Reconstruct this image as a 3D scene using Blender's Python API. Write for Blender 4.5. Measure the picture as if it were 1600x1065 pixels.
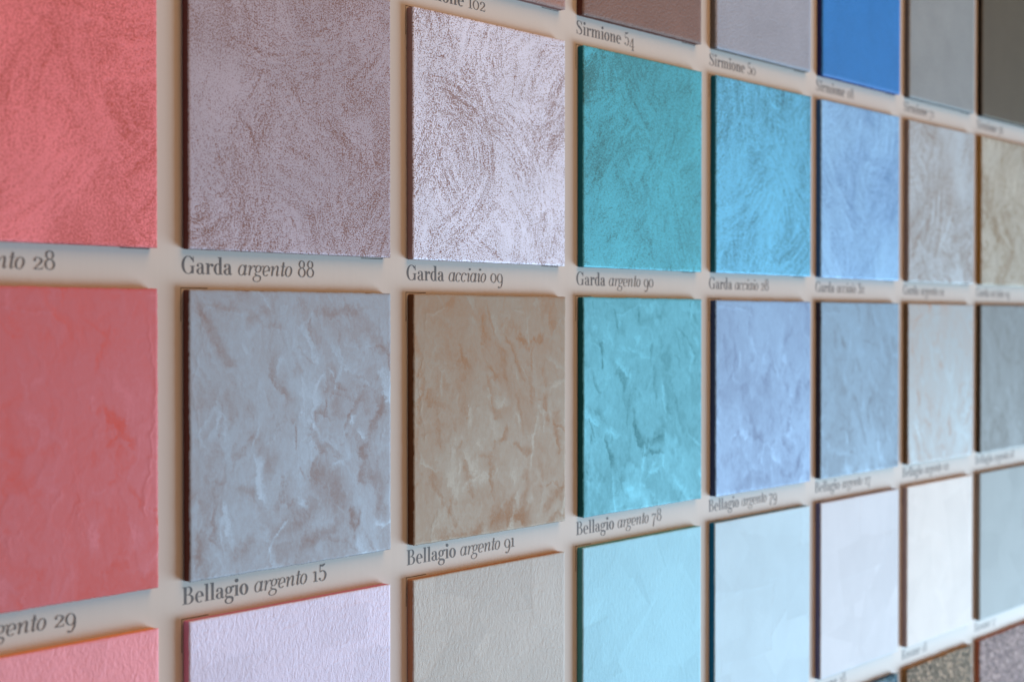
import bpy, math
import numpy as np
from mathutils import Vector

sc = bpy.context.scene
for o in list(bpy.data.objects):
    bpy.data.objects.remove(o)
COL = sc.collection

# ------------------------------------------------------------------ scale of the place
W = 0.200                    # tile width, metres
PX, PY = 1.1361 * W, 1.1779 * W
H = 1.0361 * W
T = 0.0378 * W               # tile thickness
Z0 = 1.70
WALL_Y = T                   # tile fronts stand at y = 0, the panel behind them at y = T

# ------------------------------------------------------------------ camera
cam = bpy.data.cameras.new('camera')
co = bpy.data.objects.new('camera', cam); COL.objects.link(co)
co.location = (-2.1519 * W, -4.3035 * W, Z0 - 3.6421 * W)
co.rotation_euler = (math.pi / 2 - 0.0138, 0.0, -0.8645)
cam.sensor_width = 36.0
cam.lens = 2339.66 / 1600 * 36.0
cam.clip_start = 0.02; cam.clip_end = 60
cam.dof.use_dof = True
cam.dof.focus_distance = 6.2 * W
cam.dof.aperture_fstop = 6.2
cam.dof.aperture_blades = 0
sc.camera = co

# ------------------------------------------------------------------ world, lamps, exposure
world = bpy.data.worlds.new('World'); sc.world = world
world.use_nodes = True
bg = world.node_tree.nodes['Background']
bg.inputs[0].default_value = (0.95, 0.93, 1.0, 1)
bg.inputs[1].default_value = 0.05

def area(name, loc, target, sx, sy, power, color):
    l = bpy.data.lights.new(name, 'AREA'); l.shape = 'RECTANGLE'
    l.size, l.size_y = sx, sy
    l.energy = power; l.color = color
    o = bpy.data.objects.new(name, l); COL.objects.link(o)
    o.location = loc
    o.rotation_euler = (Vector(target) - Vector(loc)).to_track_quat('-Z', 'Y').to_euler()
    return o

CZ = Z0 - 3.6421 * W
area('window_light', (4.9, -2.35, CZ - 1.9), (0.9, 0, CZ), 4.4, 2.6, 415, (0.62, 0.83, 1.0))
area('ceiling_light', (0.75, -1.75, CZ + 1.65), (0.75, -0.9, CZ), 1.2, 2.4, 39, (1.0, 0.55, 0.26))
area('side_fill_light', (-3.0, -0.75, CZ + 0.15), (0.9, 0, CZ), 1.4, 1.6, 14, (1.0, 0.92, 0.88))  # grazing fill from the left, added to brighten the tiles' left sides

vs = sc.view_settings
vs.view_transform = 'Standard'; vs.look = 'None'
vs.exposure = 0.0; vs.gamma = 1.0; vs.use_curve_mapping = False
sc.cycles.use_denoising = True
sc.cycles.denoiser = 'OPENIMAGEDENOISE'
sc.cycles.denoising_input_passes = 'RGB_ALBEDO_NORMAL'
sc.cycles.denoising_prefilter = 'ACCURATE'
sc.cycles.max_bounces = 6
sc.cycles.sample_clamp_indirect = 4.0

# ------------------------------------------------------------------ helpers
def lin(c):
    out = []
    for v in c:
        v = v / 255.0
        out.append(v / 12.92 if v <= 0.04045 else ((v + 0.055) / 1.055) ** 2.4)
    return out

def mesh_obj(name, verts, faces, mat, parent=None, loc=(0, 0, 0), smooth=False):
    me = bpy.data.meshes.new(name)
    me.from_pydata([tuple(v) for v in verts], [], [tuple(f) for f in faces])
    me.validate(); me.update()
    if smooth:
        me.polygons.foreach_set('use_smooth', [True] * len(me.polygons))
    o = bpy.data.objects.new(name, me); COL.objects.link(o)
    o.location = loc
    if mat: me.materials.append(mat)
    if parent: o.parent = parent
    return o

class Nodes:
    """tiny helper for building node trees"""
    def __init__(self, name):
        self.m = bpy.data.materials.new(name); self.m.use_nodes = True
        self.t = self.m.node_tree; self.t.nodes.clear()
        self.out = self.t.nodes.new('ShaderNodeOutputMaterial')
        self.p = self.t.nodes.new('ShaderNodeBsdfPrincipled')
        self.t.links.new(self.p.outputs[0], self.out.inputs[0])
    def n(self, kind, **kw):
        nd = self.t.nodes.new(kind)
        for k, v in kw.items(): setattr(nd, k, v)
        return nd
    def put(self, sock, v):
        if isinstance(v, bpy.types.NodeSocket): self.t.links.new(v, sock)
        else: sock.default_value = v
    def coord(self, off=(0, 0, 0), scale=(1, 1, 1)):
        tc = self.n('ShaderNodeTexCoord'); mp = self.n('ShaderNodeMapping')
        mp.inputs['Location'].default_value = off; mp.inputs['Scale'].default_value = scale
        self.t.links.new(tc.outputs['Object'], mp.inputs['Vector'])
        return mp.outputs[0]
    def noise(self, vec, scale, detail=2.0, rough=0.5, dist=0.0):
        nd = self.n('ShaderNodeTexNoise')
        self.put(nd.inputs['Vector'], vec); nd.inputs['Scale'].default_value = scale
        nd.inputs['Detail'].default_value = detail; nd.inputs['Roughness'].default_value = rough
        nd.inputs['Distortion'].default_value = dist
        return nd.outputs['Fac']
    def math(self, op, a, b=0.0, clamp=False):
        nd = self.n('ShaderNodeMath', operation=op, use_clamp=clamp)
        self.put(nd.inputs[0], a); self.put(nd.inputs[1], b)
        return nd.outputs[0]
    def step(self, v, lo, hi):
        nd = self.n('ShaderNodeMapRange', interpolation_type='SMOOTHSTEP')
        self.put(nd.inputs['Value'], v)
        nd.inputs['From Min'].default_value = lo; nd.inputs['From Max'].default_value = hi
        return nd.outputs[0]
    def lerp(self, v, a, b):
        nd = self.n('ShaderNodeMapRange'); self.put(nd.inputs['Value'], v)
        nd.inputs['To Min'].default_value = a; nd.inputs['To Max'].default_value = b
        return nd.outputs[0]
    def mix(self, f, a, b, blend='MIX'):
        nd = self.n('ShaderNodeMix', data_type='RGBA', blend_type=blend)
        self.put(nd.inputs['Factor'], f)
        for s, v in ((nd.inputs[6], a), (nd.inputs[7], b)):
            self.put(s, v if isinstance(v, bpy.types.NodeSocket) else (*v, 1.0))
        return nd.outputs[2]
    def attr(self, name):
        nd = self.n('ShaderNodeAttribute', attribute_name=name)
        return nd.outputs['Fac']
    def bump(self, h, strength, dist, normal=None):
        nd = self.n('ShaderNodeBump')
        nd.inputs['Strength'].default_value = strength; nd.inputs['Distance'].default_value = dist
        self.put(nd.inputs['Height'], h)
        if normal is not None: self.put(nd.inputs['Normal'], normal)
        return nd.outputs[0]
    def finish(self, color, rough=0.6, metal=0.0, spec=0.3, normal=None, tint=None):
        self.put(self.p.inputs['Base Color'], color if isinstance(color, bpy.types.NodeSocket) else (*color, 1))
        self.put(self.p.inputs['Roughness'], rough); self.put(self.p.inputs['Metallic'], metal)
        self.put(self.p.inputs['Specular IOR Level'], spec)
        if normal is not None: self.put(self.p.inputs['Normal'], normal)
        return self.m

# ------------------------------------------------------------------ numeric noise for the coats
N = 512
def fbm(seed, beta, lo=0.0, hi=1e9):
    rng = np.random.default_rng(seed)
    f = np.fft.fft2(rng.standard_normal((N, N)))
    k = np.fft.fftfreq(N) * N
    r = np.sqrt(k[:, None] ** 2 + k[None, :] ** 2); r[0, 0] = 1
    f *= r ** (-beta) * (r >= lo) * (r <= hi); f[0, 0] = 0
    g = np.real(np.fft.ifft2(f))
    return (g - g.mean()) / g.std()
LOW = [fbm(11 + i, 1.7, 1, 60) for i in range(6)]
MID = [fbm(31 + i, 1.0, 4, 120) for i in range(4)]
FINE = [fbm(51 + i, 0.3, 20, 200) for i in range(4)]
def samp(tex, x, y):
    """bilinear look-up; x, y in periods of the texture"""
    x = np.mod(x * N, N); y = np.mod(y * N, N)
    xi = np.floor(x).astype(int); yi = np.floor(y).astype(int)
    fx = x - xi; fy = y - yi
    xi %= N; yi %= N
    x1 = (xi + 1) % N; y1 = (yi + 1) % N
    return (tex[yi, xi] * (1 - fx) * (1 - fy) + tex[yi, x1] * fx * (1 - fy)
            + tex[y1, xi] * (1 - fx) * fy + tex[y1, x1] * fx * fy)
def sm(a, b, x):
    t = np.clip((x - a) / (b - a), 0, 1)
    return t * t * (3 - 2 * t)

def sponge_field(seed, u, v, n=44, spread=1.05, low=0.36, amp=1.0):
    """sweeping brush strokes of a metallic coat over a coarse ground"""
    rng = np.random.default_rng(seed)
    cov = low * samp(LOW[seed % 6], u * .55 + rng.random(), v * .45 + rng.random())
    hgt = np.zeros_like(u)
    for k in range(n):
        cx, cy = rng.uniform(-.1, 1.1, 2)
        th = rng.choice((-1.05, -.75, .6, 1.3)) + rng.normal(0, .35)
        R = rng.uniform(.3, 1.1) * rng.choice((-1, 1)); L = rng.uniform(.2, .6); wd = rng.uniform(.10, .30)
        ox, oy = cx - R * math.sin(th), cy + R * math.cos(th)
        dx, dy = u - ox, v - oy
        r = np.hypot(dx, dy) - abs(R)
        a = np.arctan2(dy, dx) - math.atan2(cy - oy, cx - ox)
        a = (a + np.pi) % (2 * np.pi) - np.pi
        s = a * abs(R)
        frayed = .03 * samp(MID[k % 4], s * .4 + .3 * k, r * 2)
        m = sm(wd / 2 + .02, wd / 2 - .03, np.abs(r) + frayed) * sm(L / 2 + .05, L / 2 - .12, np.abs(s) + frayed * 2)
        br = samp(FINE[k % 4], s * .55 + rng.random(), r * 1.2 + rng.random())
        br = .7 * br + .5 * samp(MID[(k + 1) % 4], s * .15 + rng.random(), r * 1.4)
        lev = rng.normal(0.05, .42) * spread * .5
        w = m * .72
        cov = cov * (1 - w) + w * (lev + amp * .55 * br)
        hgt += m * br * .16
    return cov, hgt

def smear(u, v, du, dv, x0, y0, x1, y1, wd, soft=.6):
    """soft worn streak from (x0,y0) to (x1,y1), frayed by the offsets du, dv"""
    uu, vv = u + du, v + dv
    ax, ay = x1 - x0, y1 - y0
    t = np.clip(((uu - x0) * ax + (vv - y0) * ay) / (ax * ax + ay * ay + 1e-9), 0, 1)
    d = np.hypot(uu - x0 - t * ax, vv - y0 - t * ay)
    return sm(wd, wd * (1 - soft), d)

SM_GREY = [(.04,.05,.16,.23,.032,1),(.27,.085,.36,.08,.025,.7),(.53,.07,.60,.18,.028,1),(.61,.085,.80,.045,.022,.9),(.80,.06,.86,.15,.03,.6),
  (.86,.15,.93,.23,.028,.9),(.49,.28,.50,.29,.03,.7),(.67,.27,.72,.46,.035,.7),(.37,.22,.45,.38,.03,.5),(.11,.35,.15,.46,.025,.7),
  (.24,.41,.25,.42,.035,.7),(.26,.50,.37,.63,.04,.7),(.94,.42,.90,.58,.018,1),(.90,.58,.86,.74,.022,1),(.63,.71,.72,.80,.08,.95),
  (.92,.70,.96,.83,.045,1),(.25,.71,.31,.71,.028,.8),(.06,.86,.10,.97,.022,1),(.25,.92,.28,.90,.04,.8),(.50,.86,.60,.82,.035,.8),
  (.56,.94,.70,.90,.035,.9),(.80,.87,.82,.90,.035,1),(.41,.77,.43,.76,.022,.7),(.02,.03,.06,.08,.03,.9),(.10,.02,.2,.03,.02,.7),(.97,.05,.99,.13,.02,.7)]
SM_OCHRE = [(.66,.146,.71,.143,.016,1.3),(.75,.148,.86,.146,.014,1.3),(.92,.06,.94,.10,.03,.7),(.18,.20,.19,.25,.03,.5),(.51,.18,.54,.22,.018,.6),
  (.25,.27,.29,.31,.03,.6),(.88,.44,.90,.58,.022,1),(.95,.53,.96,.56,.025,1),(.95,.59,.97,.72,.018,1),(.05,.40,.11,.52,.018,.9),
  (.10,.56,.14,.66,.018,.9),(.60,.67,.73,.70,.022,.9),(.50,.95,.74,.92,.045,1.2),(.60,.89,.66,.92,.04,1.1),(.17,.965,.42,.965,.022,1),(.86,.93,.95,.86,.03,.9),
  (.11,.76,.18,.84,.024,.9),(.18,.84,.27,.92,.022,.9),(.32,.72,.38,.83,.02,.9),(.70,.78,.72,.87,.025,.7),(.005,.08,.01,.5,.014,1),(.22,.83,.16,.78,.03,.5),
  (.4,.45,.5,.5,.05,.35),(.6,.36,.7,.55,.06,.3)]

def marble_field(seed, u, v, smears=None, n=12, amp=.22, base=.48):
    """smooth cloudy metallic plaster with worn streaks"""
    rng = np.random.default_rng(seed + 900)
    o = rng.random(8)
    wx = .07 * samp(LOW[seed % 6], u * .9 + o[0], v * .7 + o[1]) + .006 * samp(MID[seed % 4], u + o[2], v * .7)
    wy = .07 * samp(LOW[(seed + 2) % 6], u * .9 + o[3], v * .7 + o[4]) + .006 * samp(MID[(seed + 1) % 4], u + o[2], v)
    c, s = math.cos(.35), math.sin(.35)
    up, vp = (u + wx) * c - (v + wy) * s, (u + wx) * s + (v + wy) * c
    cloud = samp(LOW[(seed + 1) % 6], up * 1.25 + o[5], vp * .6 + o[6])
    veins = samp(MID[seed % 4], up * .75 + o[6], vp * .32 + o[7])
    wisp = samp(MID[(seed + 3) % 4], up * 1.5 + .25 * cloud + o[1], vp * .30 + o[2])
    wisp = 1 - 1.6 * np.abs(wisp)
    fleck = samp(MID[(seed + 2) % 4], u * 1.3 + o[4] + wx, v * .9 + o[5])
    cov = base + amp * (.75 * cloud + .35 * veins + .28 * wisp)
    if smears is None:
        smears = []
        for k in range(n):
            x, y = rng.random(2); th = rng.normal(1.15, .5); L = rng.uniform(.03, .2)
            smears.append((x, y, x + L * math.cos(th), y + L * math.sin(th), rng.uniform(.014, .045), rng.uniform(.3, .9)))
        for k in range(5):
            x = rng.random(); smears.append((x, .985, x + rng.uniform(.03, .2), .98, rng.uniform(.012, .03), .7))
        for k in range(3):
            x = rng.random(); smears.append((x, .012, x + rng.uniform(.05, .2), .012, rng.uniform(.01, .022), .6))
    sw = np.zeros_like(u); swh = np.zeros_like(u)
    for k in range(210):
        cx, cy = rng.uniform(-.05, 1.05, 2)
        th = rng.normal(1.2, .75); Rr = rng.uniform(.12, .7) * rng.choice((-1, 1))
        L = rng.uniform(.05, .22); wd = rng.uniform(.010, .055)
        ox, oy = cx - Rr * math.sin(th), cy + Rr * math.cos(th)
        dx, dy = u + wx * .35 - ox, v + wy * .35 - oy
        r = (np.hypot(dx, dy) - abs(Rr)) * np.sign(Rr)
        a = np.arctan2(dy, dx) - math.atan2(cy - oy, cx - ox)
        a = (a + np.pi) % (2 * np.pi) - np.pi
        t = a * abs(Rr) / L
        e = r / wd + .10 * fleck
        # crisp on one side, drawn out thin on the other and towards the ends
        m = sm(-.5, -.38, e) * sm(.7, -.45, e) * sm(.62, .15, np.abs(t) + .12 * veins)
        m = m * (.75 + .25 * samp(FINE[k % 4], t * .05 + k * .1, e * .12))
        lev = rng.normal(.0, .60)
        sw = sw * (1 - m * .75) + m * .75 * lev
        swh = swh * (1 - m * .5) + m * .5 * rng.normal(0, .5) + .5 * np.exp(-((e + .44) / .07) ** 2) * sm(.6, .2, np.abs(t)) * rng.uniform(0, .8)
    cov = cov + sw * 1.25
    du, dv = wx * .34 + .004 * fleck, wy * .34 + .005 * samp(MID[seed % 4], u * 1.1 + o[7], v * .9)
    du = du + .0025 * samp(FINE[0], u * .5, v * .5); dv = dv + .0025 * samp(FINE[1], u * .5, v * .5)
    wk = .85 if n == 0 else .5
    worn = np.zeros_like(u)
    for (x0, y0, x1, y1, wd, st) in smears:
        worn = np.maximum(worn, st * smear(u, v, du, dv, x0, y0, x1, y1, wd * 1.3, .95))
    brk = .75 + .12 * fleck + .22 * wisp
    cov = cov - worn * wk * np.clip(brk, .1, 1.4)
    h = .06 * veins + .3 * cloud - worn * .2 + .30 * swh
    # raised rims where the trowel lifted off near the edges
    edge = np.minimum(np.minimum(u, 1 - u), np.minimum(v, 1 - v))
    rim = np.exp(-((edge - .045 - .02 * samp(LOW[3], u * 1.2 + o[1], v * 1.2)) / .006) ** 2)
    h = h + .7 * rim * sm(-.2, .9, samp(LOW[4], u * .8 + o[3], v * .8))
    for k in range(9):
        x, y = rng.random(2); th = rng.uniform(-.8, 2.2); L = rng.uniform(.05, .25)
        h = h + .5 * smear(u, v, du * 1.5, dv * 1.5, x, y, x + L * math.cos(th), y + L * math.sin(th), .007, 1)
    return cov, h

def trowel_field(seed, u, v, wr=1.0, n=42):
    """overlapping flat trowel facets with faint ridges and fine wrinkles"""
    rng = np.random.default_rng(seed + 300)
    h = .2 * samp(LOW[seed % 6], u * .6, v * .6); tone = np.zeros_like(u)
    wr_f = np.zeros_like(u)
    for k in range(n):
        cx, cy = rng.uniform(0, 1, 2); th = rng.choice((0, .12, -.1, 1.45, 1.7, .8, 2.3)) + rng.normal(0, .12)
        c, s = math.cos(th), math.sin(th)
        a = (u - cx) * c + (v - cy) * s; b = -(u - cx) * s + (v - cy) * c
        b = b + rng.uniform(-.25, .25) * a * a
        L, wd = rng.uniform(.14, .36), rng.uniform(.07, .20)
        e = np.maximum(np.abs(a) - L, np.abs(b) - wd) + .0025 * samp(MID[k % 4], u * .7 + k * .3, v * .7)
        m = sm(.005, -.005, e); fade = sm(-L, L, a + .1)
        tone = tone * (1 - m * .8) + m * .8 * rng.normal(0, .5)
        tilt = rng.normal(0, 1.0)
        h = h * (1 - m * .5) + m * .5 * (tilt * b * 3 + rng.normal(0, .4))
        h = h + .6 * np.exp(-(e / .005) ** 2) * fade * rng.uniform(.0, 1.0) ** 2
        w = samp(FINE[k % 4], a * .20 + k * .37, b * .55 + k * .21)
        wr_f = wr_f * (1 - m * .8) + m * .8 * w
    wr_f = wr_f * .6 + .8 * samp(FINE[seed % 4], u * .42 + .1 * samp(LOW[1], u * .4, v * .4), v * .17)
    return tone, h + wr * .20 * wr_f

# ------------------------------------------------------------------ tile meshes
def board_mesh(name, mat, parent, rng):
    """the backing board: rounded back edges, slightly uneven front arris"""
    b = .0007
    d = T - .0009
    prof = [(0, 0, d), (b, b, T), ]
    V = []; F = []
    def ring(inset, y, r):
        pts = []
        x0, x1, z0, z1 = inset, W - inset, -inset, -(H - inset)
        for (cx, cz, a0) in ((x0 + r, z0 - r, 90), (x0 + r, z1 + r, 180), (x1 - r, z1 + r, 270), (x1 - r, z0 - r, 360)):
            for k in range(4):
                a = math.radians(a0 + 30 * k)
                pts.append((cx + r * math.cos(a), y, cz + r * math.sin(a)))
        return pts
    rings = [ring(.0004, .0006, .0009), ring(0, .0011, .0010), ring(0, T - b, .0010), ring(b * .35, T - b * .35, .0012), ring(b, T, .0016)]
    n = 16
    for r in rings: V += r
    for i in range(len(rings) - 1):
        for k in range(n):
            a, bq = i * n + k, i * n + (k + 1) % n
            F.append((a, a + n, bq + n, bq))
    F.append(tuple(range(0, n))[::-1]); F.append(tuple((len(rings) - 1) * n + k for k in range(n)))
    o = mesh_obj(name, V, F, mat, parent)
    me = o.data
    return o

def coat_mesh(name, mat, parent, nx, ny, field, relief, seed, ragged=.0004):
    """the painted coat: a relief grid on the board's front with a skirt back to the board"""
    rng = np.random.default_rng(seed + 77)
    us = np.linspace(0, 1, nx); vs_ = np.linspace(0, 1, ny)
    u, v = np.meshgrid(us, vs_)
    if field is None:
        cov = np.zeros_like(u); h = np.zeros_like(u)
    else:
        cov, h = field(u, v)
    edge = np.minimum(np.minimum(u, 1 - u) * W, np.minimum(v, 1 - v) * H)
    rnd = sm(0, .0016, edge)
    y = -(h * relief) * rnd + .00022 * (1 - rnd)
    # ragged outline
    jx = samp(MID[seed % 4], v * .6 + seed * .13, u * .25) * ragged
    jz = samp(MID[(seed + 1) % 4], u * .6 + seed * .17, v * .25) * ragged
    near = sm(.004, 0, edge)
    x = u * W + jx * near; z = -v * H + jz * near
    P = np.stack([x, y, z], -1).reshape(-1, 3)
    idx = np.arange(nx * ny).reshape(ny, nx)
    q = np.stack([idx[:-1, :-1], idx[1:, :-1], idx[1:, 1:], idx[:-1, 1:]], -1).reshape(-1, 4)
    loop = np.concatenate([idx[0, :-1], idx[:-1, -1], idx[-1, :0:-1], idx[:0:-1, 0]])
    sk = P[loop].copy(); sk[:, 1] = .0013
    base = len(P); nl = len(loop)
    P = np.concatenate([P, sk])
    k = np.arange(nl); k2 = (k + 1) % nl
    q2 = np.stack([loop[k], loop[k2], base + k2, base + k], -1)
    Q = np.concatenate([q, q2])
    me = bpy.data.meshes.new(name)
    me.vertices.add(len(P)); me.vertices.foreach_set('co', P.astype(np.float32).ravel())
    me.loops.add(len(Q) * 4); me.loops.foreach_set('vertex_index', Q.astype(np.int32).ravel())
    me.polygons.add(len(Q)); me.polygons.foreach_set('loop_start', np.arange(0, len(Q) * 4, 4, dtype=np.int32))
    me.polygons.foreach_set('use_smooth', np.ones(len(Q), bool))
    me.update(calc_edges=True)
    at = me.attributes.new('wear', 'FLOAT', 'POINT')
    at.data.foreach_set('value', np.concatenate([cov.ravel(), cov.ravel()[loop]]).astype(np.float32))
    me.materials.append(mat)
    o = bpy.data.objects.new(name, me); COL.objects.link(o); o.parent = parent
    return o

# ------------------------------------------------------------------ tile materials
def mat_board(rgb):
    m = Nodes('board_paint')
    c = m.coord()
    n1 = m.noise(c, 60, 3); n2 = m.noise(c, 900, 2)
    col = m.mix(m.lerp(n1, 0, .5), rgb, [x * .72 for x in rgb])
    return m.finish(col, .75, 0, .15, m.bump(n2, .35, .0004))

def mat_plain(rgb, seed, grain=1.0):
    m = Nodes('plain_coat')
    c = m.coord((seed, seed * .7, 0))
    n1 = m.noise(c, 22, 4, .6); n2 = m.noise(c, 430, 2, .6); n3 = m.noise(c, 1100, 1)
    f = m.math('ADD', m.math('MULTIPLY', n1, .35), m.math('MULTIPLY', n2, .65))
    col = m.mix(m.step(f, .3, .7), [x * .84 for x in rgb], [min(1, x * 1.13) for x in rgb])
    h = m.math('ADD', n2, m.math('MULTIPLY', n3, .35))
    return m.finish(col, .62, 0.0, .35, m.bump(h, .8 * grain, .0016))

def mat_sponge(base, metal, seed, bias=0.1, contrast=.5, soft=.17, gs=880):
    m = Nodes('sponged_metallic_coat')
    c = m.coord((seed * 1.3, 0, seed * .9))
    g = m.noise(c, gs, 2.0, .65)
    g2 = m.noise(c, gs * 2.3, 1.0)
    gg = m.math('ADD', m.math('MULTIPLY', m.math('SUBTRACT', g, .5), 3.3), m.math('MULTIPLY', m.math('SUBTRACT', g2, .5), 1.0))
    t = m.math('ADD', m.math('MULTIPLY', m.attr('wear'), contrast), m.math('ADD', gg, bias))
    mask = m.lerp(m.step(t, -soft * 1.35, soft * 1.35), 0.0, 1.0)
    tone = m.noise(c, 14, 3)
    met2 = m.mix(m.step(tone, .3, .7), [x * .93 for x in metal], [min(1, x * 1.05) for x in metal])
    bas2 = m.mix(m.step(g2, .35, .65), [x * .62 for x in base], [x * .95 for x in base])
    col = m.mix(mask, bas2, met2)
    return m.finish(col, m.lerp(mask, .8, .5), m.math('MULTIPLY', mask, .22), m.lerp(mask, .1, .3),
                    m.bump(m.math('ADD', mask, m.math('MULTIPLY', g2, .5)), .30, .0005))

def mat_marble(base, metal, seed, rough=.5):
    m = Nodes('marbled_metallic_coat')
    c = m.coord((seed * 1.7, 0, seed * .6))
    g = m.noise(c, 900, 2.0, .6); g3 = m.noise(m.coord((seed, 0, seed * .3), (1.0, 1.0, .5)), 240, 4.0, .7, .5)
    w = m.attr('wear')
    t = m.math('ADD', w, m.math('ADD', m.math('MULTIPLY', m.math('SUBTRACT', g, .5), .5), m.math('MULTIPLY', m.math('SUBTRACT', g3, .5), .8)))
    mask = m.step(t, -1.05, 1.25)
    hi = m.step(t, .7, 1.5)
    col = m.mix(mask, base, metal)
    col = m.mix(m.math('MULTIPLY', hi, .5), col, [min(1, x * 1.22) for x in metal])
    return m.finish(col, m.lerp(mask, .7, rough), m.math('MULTIPLY', mask, .20), .3,
                    m.bump(m.math('ADD', g3, m.math('MULTIPLY', g, .4)), .045, .0006))

def mat_trowel(rgb, seed, wrinkle=1.0):
    m = Nodes('pearl_trowelled_coat')
    c = m.coord((seed * 1.1, 0, seed * .4)); cv = m.coord((seed, 0, seed * .3), (1.0, 1.0, .45))
    w = m.attr('wear')
    n1 = m.noise(c, 18, 3); n2 = m.noise(cv, 360, 3, .6, .8); n3 = m.noise(c, 1100, 1)
    t = m.math('ADD', m.math('MULTIPLY', w, .38), n1)
    col = m.mix(m.step(t, .1, .9), [x * .92 for x in rgb], [min(1, x * 1.04) for x in rgb])
    h = m.math('ADD', n2, m.math('MULTIPLY', n3, .3))
    return m.finish(col, .6, .05, .25, m.bump(h, .42 * wrinkle, .0013))

def mat_granular(rgb, fleck, dark, seed):
    m = Nodes('granular_glitter_coat')
    c = m.coord((seed, 0, seed * .5))
    vo = m.n('ShaderNodeTexVoronoi'); m.put(vo.inputs['Vector'], c); vo.inputs['Scale'].default_value = 330
    sep = m.n('ShaderNodeSeparateColor'); m.put(sep.inputs[0], vo.outputs['Color'])
    g = m.noise(c, 300, 3, .7)
    col = m.mix(m.step(g, .35, .65), dark, rgb)
    col = m.mix(m.step(sep.outputs[0], .72, .9), col, fleck)
    col = m.mix(m.step(sep.outputs[1], .80, .9), col, [x * .5 for x in dark])
    h = m.math('SUBTRACT', g, m.math('MULTIPLY', vo.outputs['Distance'], .8))
    return m.finish(col, .75, 0.0, .15, m.bump(h, .8, .0016))

# ------------------------------------------------------------------ the panel
def mat_panel():
    m = Nodes('cream_laminate')
    c = m.coord(); cs = m.coord((0, 0, 0), (1, 1, .01))
    n1 = m.noise(c, 3, 3); n2 = m.noise(cs, 260, 2); n3 = m.noise(c, 700, 2)
    rgb = PANEL_RGB
    col = m.mix(m.lerp(n1, 0, 1), [x * .97 for x in rgb], [min(1, x * 1.02) for x in rgb])
    n4 = m.noise(c, 45, 5, .7)
    col = m.mix(m.math('MULTIPLY', m.step(n4, .62, .80), .10), col, [x * .8 for x in rgb])
    col = m.mix(m.math('MULTIPLY', m.step(n2, .3, .7), .07), col, [x * .82 for x in rgb])
    return m.finish(col, .5, 0, .25, m.bump(n3, .05, .0004))
PANEL_RGB = (.622, .587, .556)

x0, x1, z0, z1 = -1.2, 3.4, -2.2, 1.1
y0, y1 = 0.0, .02
V = [(x0, y0, z0), (x1, y0, z0), (x1, y0, z1), (x0, y0, z1), (x0, y1, z0), (x1, y1, z0), (x1, y1, z1), (x0, y1, z1)]
F = [(0, 1, 2, 3), (5, 4, 7, 6), (4, 0, 3, 7), (1, 5, 6, 2), (3, 2, 6, 7), (4, 5, 1, 0)]
panel = mesh_obj('display_panel', V, F, mat_panel(), None, (0, WALL_Y, Z0))
panel['label'] = 'cream display panel behind all the sample tiles, printed with grey captions'
panel['category'] = 'display panel'

# ------------------------------------------------------------------ lettering
class Ink:
    def __init__(self): self.V = []; self.F = []; self.k = 0
    def strip(self, A, B, f):
        """quads between two equally long point rows; f maps glyph to wall x, z"""
        n = len(A); s = len(self.V); y = -.00006 - .000004 * (self.k % 60); self.k += 1
        for p in A: x, z = f(p); self.V.append((x, y, z))
        for p in B: x, z = f(p); self.V.append((x, y, z))
        for i in range(n - 1): self.F.append((s + i, s + i + 1, s + n + i + 1, s + n + i))

def g_box(x0, x1, y0, y1): return ([(x0, y0), (x0, y1)], [(x1, y0), (x1, y1)])
def g_ring(cx, cy, rx, ry, wx, wy, a0=0, a1=360):
    n = max(6, int(abs(a1 - a0) / 10)); A = []; B = []
    for i in range(n + 1):
        a = math.radians(a0 + (a1 - a0) * i / n); c, s = math.cos(a), math.sin(a)
        A.append((cx + rx * c, cy + ry * s)); B.append((cx + (rx - wx) * c, cy + (ry - wy) * s))
    return A, B
def g_disc(cx, cy, r): return g_ring(cx, cy, r, r, r * .97, r * .97)
def g_path(pts, sub=7):
    """smooth stroke through (x, y, width)"""
    P = [np.array(p, float) for p in pts]
    if len(P) > 2:
        Q = [P[0] * 2 - P[1]] + P + [P[-1] * 2 - P[-2]]; R = []
        for i in range(1, len(Q) - 2):
            for k in range(sub):
                t = k / sub
                R.append(.5 * (2 * Q[i] + (Q[i + 1] - Q[i - 1]) * t + (2 * Q[i - 1] - 5 * Q[i] + 4 * Q[i + 1] - Q[i + 2]) * t * t
                         + (3 * Q[i] - Q[i - 1] - 3 * Q[i + 1] + Q[i + 2]) * t ** 3))
        R.append(P[-1])
    else: R = P
    A = []; B = []
    for i, p in enumerate(R):
        d = R[min(i + 1, len(R) - 1)][:2] - R[max(i - 1, 0)][:2]; d = d / (np.hypot(*d) + 1e-9)
        nrm = np.array([-d[1], d[0]]) * max(p[2], .02) / 2
        A.append(tuple(p[:2] + nrm)); B.append(tuple(p[:2] - nrm))
    return A, B

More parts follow.
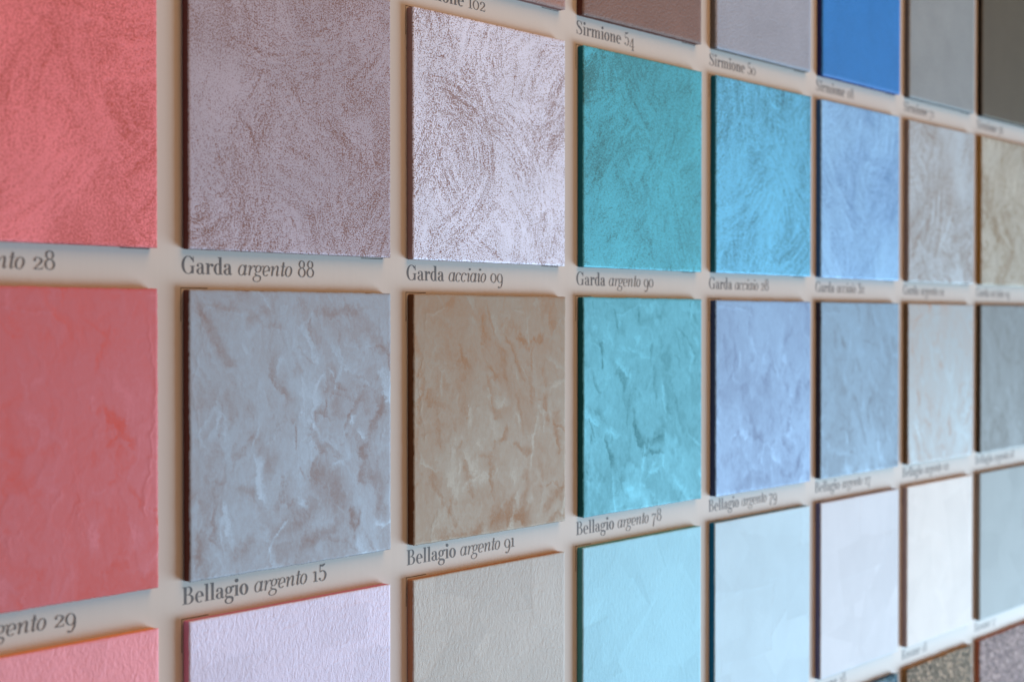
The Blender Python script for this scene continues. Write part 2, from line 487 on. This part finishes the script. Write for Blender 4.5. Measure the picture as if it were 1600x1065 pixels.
def bold(ch):
    S, h, X = .15, .042, .63
    def stem(x, y0, y1): return g_box(x, x + S, y0, y1)
    def foot(x, y=0): return g_box(x - .06, x + S + .06, y, y + h)
    def flag(x, y): return ([(x - .08, y - h), (x - .08, y)], [(x + .02, y - h - .02), (x + .02, y)])
    if ch == 'G': return [g_ring(.40, .5, .40, .52, .17, h, 38, 322), stem(.58, .02, .43), g_box(.50, .80, .42, .42 + h), g_path([(.70, .66, .05), (.70, 1.0, .035)]),
                          g_path([(.70, .70, .08), (.66, .86, .05), (.6, .93, .03)])], .86
    if ch == 'S': return [g_path([(.51, .76, .05), (.44, .93, .045), (.28, 1.0, .045), (.12, .93, .10), (.085, .79, .135), (.15, .65, .15), (.31, .52, .17),
                          (.47, .38, .15), (.515, .23, .135), (.46, .08, .10), (.28, 0.0, .045), (.11, .08, .045), (.05, .26, .05)]),
                          g_path([(.525, .70, .04), (.525, 1.0, .04)]), g_path([(.04, .0, .04), (.04, .32, .04)])], .65
    if ch == 'B': return [g_box(.08, .25, 0, 1), g_box(0, .36, 0, h), g_box(0, .34, 1 - h, 1), g_box(.2, .38, .51, .51 + h),
                          g_ring(.34, .765, .25, .245, .14, h, -90, 90), g_ring(.36, .27, .31, .27, .16, h, -90, 90)], .73
    if ch == 'a': return [stem(.31, .08, .46), g_path([(.06, .47, .05), (.12, .58, .045), (.24, .61, .045), (.36, .56, .10), (.385, .45, .15)]), g_disc(.115, .48, .075),
                          g_ring(.24, .165, .22, .185, .14, h, 80, 280), g_path([(.25, .335, .04), (.33, .39, .04)]), g_path([(.25, -.005, .045), (.33, .07, .04)]),
                          g_path([(.385, .10, .14), (.43, .02, .07), (.54, .06, .035)])], .56
    if ch == 'r': return [stem(.09, 0, X), foot(.09), flag(.09, X), g_path([(.23, .40, .04), (.29, .55, .045), (.40, .60, .06)]), g_disc(.42, .525, .085)], .50
    if ch == 'd': return [g_ring(.27, .31, .26, .33, .15, h, 60, 300), stem(.34, .0, 1.0), flag(.34, 1.0), g_box(.45, .57, 0, h), g_path([(.38, .57, .05), (.42, .45, .05)]), g_path([(.38, .05, .05), (.42, .16, .05)])], .60
    if ch == 'i': return [stem(.09, 0, X), foot(.09), flag(.09, X), g_disc(.165, .89, .108)], .34
    if ch == 'l': return [stem(.09, 0, 1), foot(.09), flag(.09, 1.0)], .34
    if ch == 'n': return [stem(.09, 0, X), foot(.09), flag(.09, X), stem(.42, 0, .45), foot(.42), g_path([(.23, .42, .04), (.31, .57, .045), (.42, .60, .07), (.495, .5, .15), (.495, .40, .15)])], .68
    if ch == 'm': return bold('n')[0] + [stem(.75, 0, .45), foot(.75), g_path([(.56, .42, .04), (.64, .57, .045), (.75, .60, .07), (.825, .5, .15), (.825, .40, .15)])], 1.01
    if ch == 'o': return [g_ring(.28, .31, .275, .335, .16, h)], .58
    if ch == 'e': return [g_ring(.27, .31, .265, .335, .16, h, 0, 310), g_box(.1, .53, .31, .31 + h)], .55
    if ch == 'g': return [g_ring(.25, .415, .22, .22, .13, h), g_ring(.27, -.20, .27, .19, .10, h), g_path([(.14, .24, .04), (.07, .13, .06), (.13, .03, .11), (.30, .0, .13), (.46, -.05, .12), (.52, -.15, .1)]),
                          g_path([(.40, .55, .04), (.47, .62, .04)]), g_disc(.51, .575, .07)], .58
    if ch == 'R': return [g_box(.08, .25, 0, 1), g_box(0, .36, 0, h), g_box(0, .34, 1 - h, 1), g_box(.2, .4, .49, .49 + h), g_ring(.36, .755, .29, .245, .16, h, -90, 90),
                          g_path([(.38, .50, .06), (.5, .4, .15), (.54, .15, .15), (.62, .02, .07), (.74, .08, .035)])], .78
    if ch == 's': return [g_path([(.36, .46, .05), (.30, .58, .045), (.2, .61, .045), (.08, .55, .08), (.08, .43, .11), (.2, .33, .13), (.34, .23, .12), (.36, .11, .09), (.26, .01, .045), (.1, .03, .045), (.04, .17, .05)]),
                          g_path([(.37, .43, .035), (.37, .62, .035)]), g_path([(.035, 0, .035), (.035, .2, .035)])], .46
    return [], .3

def ital(ch):
    S, h, X = .075, .03, .62
    def st(x, y0, y1): return g_box(x, x + S, y0, y1)
    exit_ = lambda x: g_path([(x + S / 2, .12, S), (x + S * .75, .01, .04), (x + S * 2.2, .12, .022)])
    entry = lambda x: g_path([(x - .10, .47, .022), (x - .03, .58, .03), (x + S / 2, .55, S)])
    bowl = g_ring(.19, .30, .19, .32, .075, h)
    if ch == 'a': return [bowl, st(.32, .1, X), exit_(.32)], .47
    if ch == 'c': return [g_ring(.19, .30, .19, .32, .075, h, 50, 320), g_disc(.30, .5, .055)], .38
    if ch == 'e': return [g_ring(.19, .30, .19, .32, .075, h, -5, 315), g_path([(.07, .24, h), (.22, .29, h), (.36, .40, h)])], .39
    if ch == 'i': return [st(.1, .1, X - .06), entry(.1), exit_(.1), g_disc(.16, .86, .07)], .27
    if ch == 'o': return [bowl], .43
    if ch == 'r': return [st(.1, 0, X - .06), entry(.1), g_path([(.17, .34, h), (.25, .55, h), (.34, .58, .045)]), g_disc(.345, .55, .05)], .36
    if ch == 'n': return [st(.1, 0, X - .06), entry(.1), g_path([(.17, .34, h), (.26, .55, h), (.35, .60, .05), (.40, .5, S), (.40, .12, S)]), exit_(.3625)], .52
    if ch == 't': return [st(.12, .1, .84), exit_(.12), g_box(.03, .29, .585, .585 + h)], .30
    if ch == 'g': return [g_ring(.2, .40, .17, .22, .075, h), g_ring(.2, -.18, .22, .19, .055, h), g_path([(.12, .2, h), (.07, .1, .04), (.16, .03, .07), (.33, -.03, .07), (.41, -.14, .05)]),
                          g_path([(.34, .52, h), (.43, .58, h)]), g_disc(.43, .56, .04)], .45
    return [], .25

def fig(ch):
    S, h, X = .095, .035, .63
    if ch == '0': return [g_ring(.28, .31, .26, .325, .085, h)], .58
    if ch == '1': return [g_box(.14, .14 + S, 0, X), g_box(.05, .33, 0, h), g_path([(.03, .56, .03), (.15, X - .01, .035)])], .38
    if ch == '2': return [g_path([(.08, .46, .06), (.14, .58, .05), (.27, .62, .04), (.42, .52, .09), (.41, .38, .09), (.25, .2, .05), (.06, .03, .035)]), g_box(.05, .45, 0, .05),
                          g_path([(.45, 0, .03), (.48, .15, .03)]), g_disc(.11, .47, .055)], .54
    if ch == '3': return [g_path([(.08, .85, .05), (.16, .98, .04), (.28, .99, .04), (.41, .86, .09), (.37, .68, .07), (.2, .56, .035), (.36, .52, .06), (.46, .3, .1), (.38, .06, .07), (.2, -.01, .035), (.06, .1, .05)]),
                          g_disc(.1, .84, .055), g_disc(.09, .13, .06)], .54
    if ch == '4': return [g_box(.34, .34 + S, -.32, .62), g_box(.02, .56, -.04, -.04 + h), g_path([(.03, -.03, h), (.36, .61, h)]), g_box(.25, .53, -.32, -.32 + h)], .60
    if ch == '5': return [g_path([(.12, .95, .10), (.28, .93, .11), (.42, 1.03, .03)]), g_path([(.11, .97, .035), (.10, .53, .035)]),
                          g_path([(.10, .53, .035), (.22, .61, .04), (.38, .55, .08), (.46, .33, .10), (.38, .07, .07), (.2, -.01, .035), (.05, .1, .05)]), g_disc(.08, .13, .06)], .54
    if ch == '6': return [g_ring(.28, .30, .25, .315, .09, h), g_path([(.07, .28, .09), (.1, .6, .085), (.25, .9, .05), (.43, 1.0, .03)])], .57
    if ch == '7': return [g_path([(.04, .585, .08), (.2, .60, .09), (.47, .585, .07)]), g_path([(.46, .57, .035), (.27, .2, .06), (.16, -.36, .10)]), g_path([(.04, .45, .03), (.04, .63, .03)])], .54
    if ch == '8': return [g_ring(.28, .765, .2, .235, .07, h), g_ring(.28, .27, .25, .285, .085, h)], .57
    if ch == '9': return [g_ring(.27, .31, .25, .32, .085, h), g_path([(.48, .31, .085), (.46, -.05, .08), (.33, -.32, .05), (.17, -.36, .05)]), g_disc(.16, -.32, .055)], .56
    return [], .25

CAP = .0625 * W
WIDTH = {'Garda': .2240, 'Bellagio': .297, 'Sirmione': .349, 'Rosone': .27}
ITW = {'argento': .2586, 'acciaio': .238}
def mat_ink():
    m = Nodes('grey_ink')
    n = m.noise(m.coord(), 900, 2)
    return m.finish(m.mix(n, (.130, .126, .130), (.165, .158, .162)), .55, 0, .2)
INK = mat_ink()
def caption(c, r, b, it, num):
    ink = Ink()
    zb = -(r * PY + H) - .0845 * W
    x = c * PX - .006 * W
    def run(glyphs, kind, x, width=None, shear=0.0):
        parts = [kind(ch) for ch in glyphs]
        adv = sum(p[1] for p in parts)
        k = CAP if width is None else width * W / (adv - .06)
        for g, a in parts:
            for A, B in g:
                ink.strip(A, B, lambda p, x=x: (x + p[0] * k + p[1] * CAP * shear, zb + p[1] * CAP))
            x += a * k
        return x
    x = run(b, bold, x, WIDTH[b])
    x += .024 * W
    if it:
        x = run(it, ital, x, ITW[it], .20) + .026 * W
    run(num, fig, x + .002 * W, .0407 * len(num) if '1' not in num else .0407 * len(num) - .012, 0)
    mesh_obj('caption', ink.V, ink.F, INK, panel)

def mat_line():
    m = Nodes('brown_hairline')
    n = m.noise(m.coord(), 300, 2)
    return m.finish(m.mix(n, (.05, .04, .035), (.08, .065, .055)), .6, 0, .2)
LINE = mat_line()
def corner_marks(c, r):
    lw = .0030 * W; L = .12 * W; y = -.00005
    for (x, z, sx, sz) in ((c * PX - .0110 * W, -r * PY + .008 * W, 1, -1), (c * PX + .992 * W, -r * PY - H - .004 * W, -1, 1)):
        xs = [x, x + sx * L, x + sx * L, x + sx * lw, x + sx * lw, x]
        zs = [z, z, z + sz * lw, z + sz * lw, z + sz * L, z + sz * L]
        V = [(a, y, b) for a, b in zip(xs, zs)]
        F = [(0, 1, 2, 3), (0, 3, 4, 5)]
        if sx * sz > 0: F = [f[::-1] for f in F]
        mesh_obj('corner_mark', V, F, LINE, panel)

CAPTIONS = [
 (2, 1, 'Sirmione', '', '102'), (3, 1, 'Sirmione', '', '54'), (4, 1, 'Sirmione', '', '50'), (5, 1, 'Sirmione', '', '08'), (6, 1, 'Sirmione', '', '71'), (7, 1, 'Sirmione', '', '76'),
 (0, 2, 'Garda', 'argento', '28'), (1, 2, 'Garda', 'argento', '88'), (2, 2, 'Garda', 'acciaio', '09'), (3, 2, 'Garda', 'argento', '90'), (4, 2, 'Garda', 'acciaio', '28'),
 (5, 2, 'Garda', 'acciaio', '32'), (6, 2, 'Garda', 'argento', '01'), (7, 2, 'Garda', 'acciaio', '19'),
 (0, 3, 'Bellagio', 'argento', '29'), (1, 3, 'Bellagio', 'argento', '15'), (2, 3, 'Bellagio', 'argento', '91'), (3, 3, 'Bellagio', 'argento', '78'), (4, 3, 'Bellagio', 'argento', '79'),
 (5, 3, 'Bellagio', 'argento', '27'), (6, 3, 'Bellagio', 'argento', '02'), (7, 3, 'Bellagio', 'argento', '18'),
 (5, 4, 'Rosone', '', '28'), (6, 4, 'Rosone', '', '18'), (7, 4, 'Rosone', '', '17')]
for cp in CAPTIONS: caption(*cp)

# ------------------------------------------------------------------ the sample tiles
# (col, row): kind, colours as they look in the photograph (coat, ground, side), label
TILES = {
 (2,1): ('plain', (168,138,134), None, (90,60,55), 'pinkish brown plain tile cut by the top edge, above the white brushed tile'),
 (3,1): ('plain', (136,112,107), None, (70,36,28), 'plain cocoa brown tile at the top, above the turquoise brushed tile'),
 (4,1): ('plain', (161,156,161), None, (78,70,66), 'plain pale grey tile at the top between the cocoa and royal blue tiles'),
 (5,1): ('plain', (62,125,198), None, (24,28,66), 'plain royal blue tile at the top, the deepest blue of all'),
 (6,1): ('plain', (146,150,156), None, (64,60,58), 'plain mid grey tile right of the royal blue tile'),
 (7,1): ('plain', (101,98,92), None, (14,11,10), 'plain dark charcoal tile in the top right corner'),
 (0,2): ('sponge', (216,116,122), (190,88,80), (120,50,50), 'coral brushed metallic tile in the upper left corner'),
 (1,2): ('sponge', (168,147,153), (143,103,95), (76,42,38), 'mauve brown brushed metallic tile right of the coral brushed one'),
 (2,2): ('sponge', (207,202,222), (146,116,112), (115,85,80), 'silvery white brushed tile with brown specks, beside the turquoise brushed one'),
 (3,2): ('sponge', (88,184,200), (80,136,138), (15,70,75), 'turquoise brushed metallic tile with dark specks, right of the silvery white one'),
 (4,2): ('sponge', (110,190,230), (70,110,125), (15,66,76), 'bright sky blue brushed metallic tile between turquoise and pale blue ones'),
 (5,2): ('sponge', (148,188,233), (98,128,168), (38,64,98), 'pale blue brushed metallic tile below the royal blue tile'),
 (6,2): ('sponge', (182,192,201), (152,138,128), (92,78,70), 'pale grey brushed tile with faint brown patches, below the plain mid grey one'),
 (7,2): ('sponge', (192,190,178), (150,128,94), (98,72,36), 'sandy beige brushed tile at the right edge, below the charcoal tile'),
 (0,3): ('marble', (178,108,120), (190,90,88), (120,50,50), 'smooth dusky rose tile at the left edge, below the coral brushed one'),
 (1,3): ('marble', (156,167,184), (142,130,134), (72,40,34), 'smooth blue grey tile with brown streaks, right of the dusky rose one'),
 (2,3): ('marble', (163,158,152), (166,136,108), (76,44,24), 'smooth greige tile with ochre streaks, below the silvery white brushed one'),
 (3,3): ('marble', (124,196,218), (66,148,166), (10,60,62), 'smooth turquoise clouded tile below the turquoise brushed one'),
 (4,3): ('marble', (156,190,232), (124,150,200), (40,50,75), 'smooth periwinkle blue clouded tile below the bright sky blue brushed one'),
 (5,3): ('marble', (156,190,220), (132,154,178), (38,36,46), 'smooth steel blue clouded tile below the pale blue brushed one'),
 (6,3): ('marble', (197,213,222), (208,182,166), (75,58,42), 'smooth whitish tile with faint beige streaks, above the bright white tile'),
 (7,3): ('marble', (144,159,165), (118,128,128), (45,38,32), 'smooth grey green clouded tile at the right edge, below the sandy beige one'),
 (0,4): ('trowel', (226,146,160), None, (255,108,72), 'pearly pink tile with orange top edge in the lower left corner'),
 (1,4): ('trowel', (216,207,229), None, (150,88,108), 'pearly lavender tile with mauve sides at the bottom'),
 (2,4): ('trowel', (191,193,190), None, (125,84,58), 'pearly stone grey tile with brown sides, below the ochre streaked tile'),
 (3,4): ('trowel', (156,217,237), None, (52,100,100), 'pearly aqua tile at the bottom, below the smooth turquoise tile'),
 (4,4): ('trowel', (187,221,241), None, (16,74,100), 'pearly ice blue tile with dark teal side, right of the aqua one'),
 (5,4): ('trowel', (212,224,246), None, (76,73,94), 'pearly pale lilac blue tile left of the bright white one'),
 (6,4): ('trowel', (230,240,251), None, (120,105,102), 'bright pearly white tile, the whitest of all'),
 (7,4): ('trowel', (176,199,213), None, (96,86,80), 'pearly grey blue tile at the right edge, right of the bright white one'),
 (5,5): ('granular', (76,140,180), (150,190,215), (50,70,90), 'blue grainy tile, only its corner showing at the bottom edge'),
 (6,5): ('granular', (138,137,124), (212,203,186), (112,80,48), 'olive grey glittery grainy tile in the bottom row'),
 (7,5): ('granular', (162,152,162), (212,200,206), (118,70,56), 'mauve grey glittery grainy tile in the lower right corner'),
}
# reflectance = look of the tile divided by the light that reaches it, per tile
GAIN = {(2, 1): (0.921, 0.859, 0.811), (3, 1): (0.92, 0.857, 0.809), (4, 1): (0.968, 1.12, 1.267), (5, 1): (0.521, 1.016, 1.08), (6, 1): (0.946, 0.971, 0.932), (7, 1): (0.751, 0.642, 0.477), (0, 2): (1.25, 1.382, 1.393), (1, 2): (1.173, 1.405, 1.524), (2, 2): (1.252, 1.343, 1.361), (3, 2): (1.063, 1.071, 1.135), (4, 2): (1.158, 1.211, 1.177), (5, 2): (1.184, 1.272, 1.549), (6, 2): (1.129, 1.129, 1.111), (7, 2): (0.993, 0.971, 0.975), (0, 3): (1.264, 1.04, 0.952), (1, 3): (1.021, 1.04, 1.006), (2, 3): (0.87, 0.794, 0.691), (3, 3): (0.665, 0.848, 0.841), (4, 3): (0.858, 0.871, 0.824), (5, 3): (0.769, 0.766, 0.748), (6, 3): (0.693, 0.676, 0.664), (7, 3): (0.882, 0.8, 0.782), (0, 4): (4.0, 1.31, 1.273), (1, 4): (1.105, 1.163, 1.2), (2, 4): (0.995, 0.954, 0.951), (3, 4): (1.003, 0.989, 1.008), (4, 4): (0.994, 0.939, 0.904), (5, 4): (0.925, 0.864, 0.771), (6, 4): (0.904, 0.793, 0.698), (7, 4): (0.719, 0.634, 0.569), (5, 5): (0.85, 0.7, 0.6), (6, 5): (0.959, 0.811, 0.726), (7, 5): (1.049, 0.95, 0.851)}
JIT = {(1,2): (0, .002), (2,2): (-.004, 0), (3,2): (.002, .0), (4,2): (.004, .002), (5,2): (-.006, .002), (4,3): (.006, -.002), (3,3): (.003, .001), (1,4): (-.003, .002),
       (2,3): (0, .0), (2,4): (-.004, 0), (5,3): (-.004, 0), (6,4): (-.006, .001), (3,1): (-.004, 0), (7,4): (-.004, 0)}
GRID = {0: 300, 1: 300, 2: 280, 3: 240, 4: 200, 5: 170, 6: 150, 7: 150}
SP = {(0,2): (.46, .14, .26), (1,2): (.52, .12, .17), (2,2): (.62, .17, .10), (3,2): (.52, .18, .15), (4,2): (.55, .18, .15), (5,2): (.45, .16, .18), (6,2): (.75, .16, .34), (7,2): (.85, .14, .32)}

def tile(c, r, kind, coat, ground, side, label):
    gain = GAIN.get((c, r), (1, 1, 1))
    def alb(rgb, k=1.0): return [min(.95, max(.004, v * g * k)) for v, g in zip(lin(rgb), gain)]
    seed = c * 7 + r * 31
    t = bpy.data.objects.new('sample_tile', None); COL.objects.link(t)
    j = JIT.get((c, r), (0, 0))
    t.location = (c * PX + j[0] * W, 0, Z0 - r * PY + j[1] * W)
    t.empty_display_size = .05
    t['label'] = label; t['category'] = 'sample tile'; t['group'] = 'paint sample tiles on the display panel'
    rng = np.random.default_rng(seed)
    sg = SIDEGAIN
    board_mesh('board', mat_board([min(.9, max(.003, v * k)) for v, k in zip(lin(side), sg)]), t, rng)
    n = GRID[c]
    if kind == 'plain':
        coat_mesh('coating', mat_plain(alb(coat), seed), t, 60, 60, None, 0, seed, .0001)
    elif kind == 'sponge':
        con, bias, soft = SP[(c, r)]
        coat_mesh('coating', mat_sponge(alb(ground), alb(coat), seed, bias, con, soft), t, n, n,
                  lambda u, v: sponge_field(seed, u, v), .00016, seed, .00006)
    elif kind == 'marble':
        s = {(1, 3): SM_GREY, (2, 3): SM_OCHRE}.get((c, r))
        coat_mesh('coating', mat_marble(alb(ground), alb(coat), seed), t, n, n,
                  lambda u, v: marble_field(seed, u, v, s, 0 if s else 12), .00018, seed, .00014)
    elif kind == 'trowel':
        wr = {0: 1.35, 1: 1.35, 2: 1.05, 3: .7, 4: .55}.get(c, .4)
        coat_mesh('coating', mat_trowel(alb(coat), seed, wr), t, n, n,
                  lambda u, v: trowel_field(seed, u, v, wr), .00020, seed, .00005)
    else:
        coat_mesh('coating', mat_granular(alb(coat), alb(ground), alb(coat, .55), seed), t, 120, 120,
                  lambda u, v: (u * 0, .6 * samp(FINE[1], u * .5, v * .5)), .0005, seed, .0006)
    corner_marks(c, r)
SIDEGAIN = (2.2, 2.5, 2.7)
for (c, r), spec in TILES.items():
    tile(c, r, *spec)
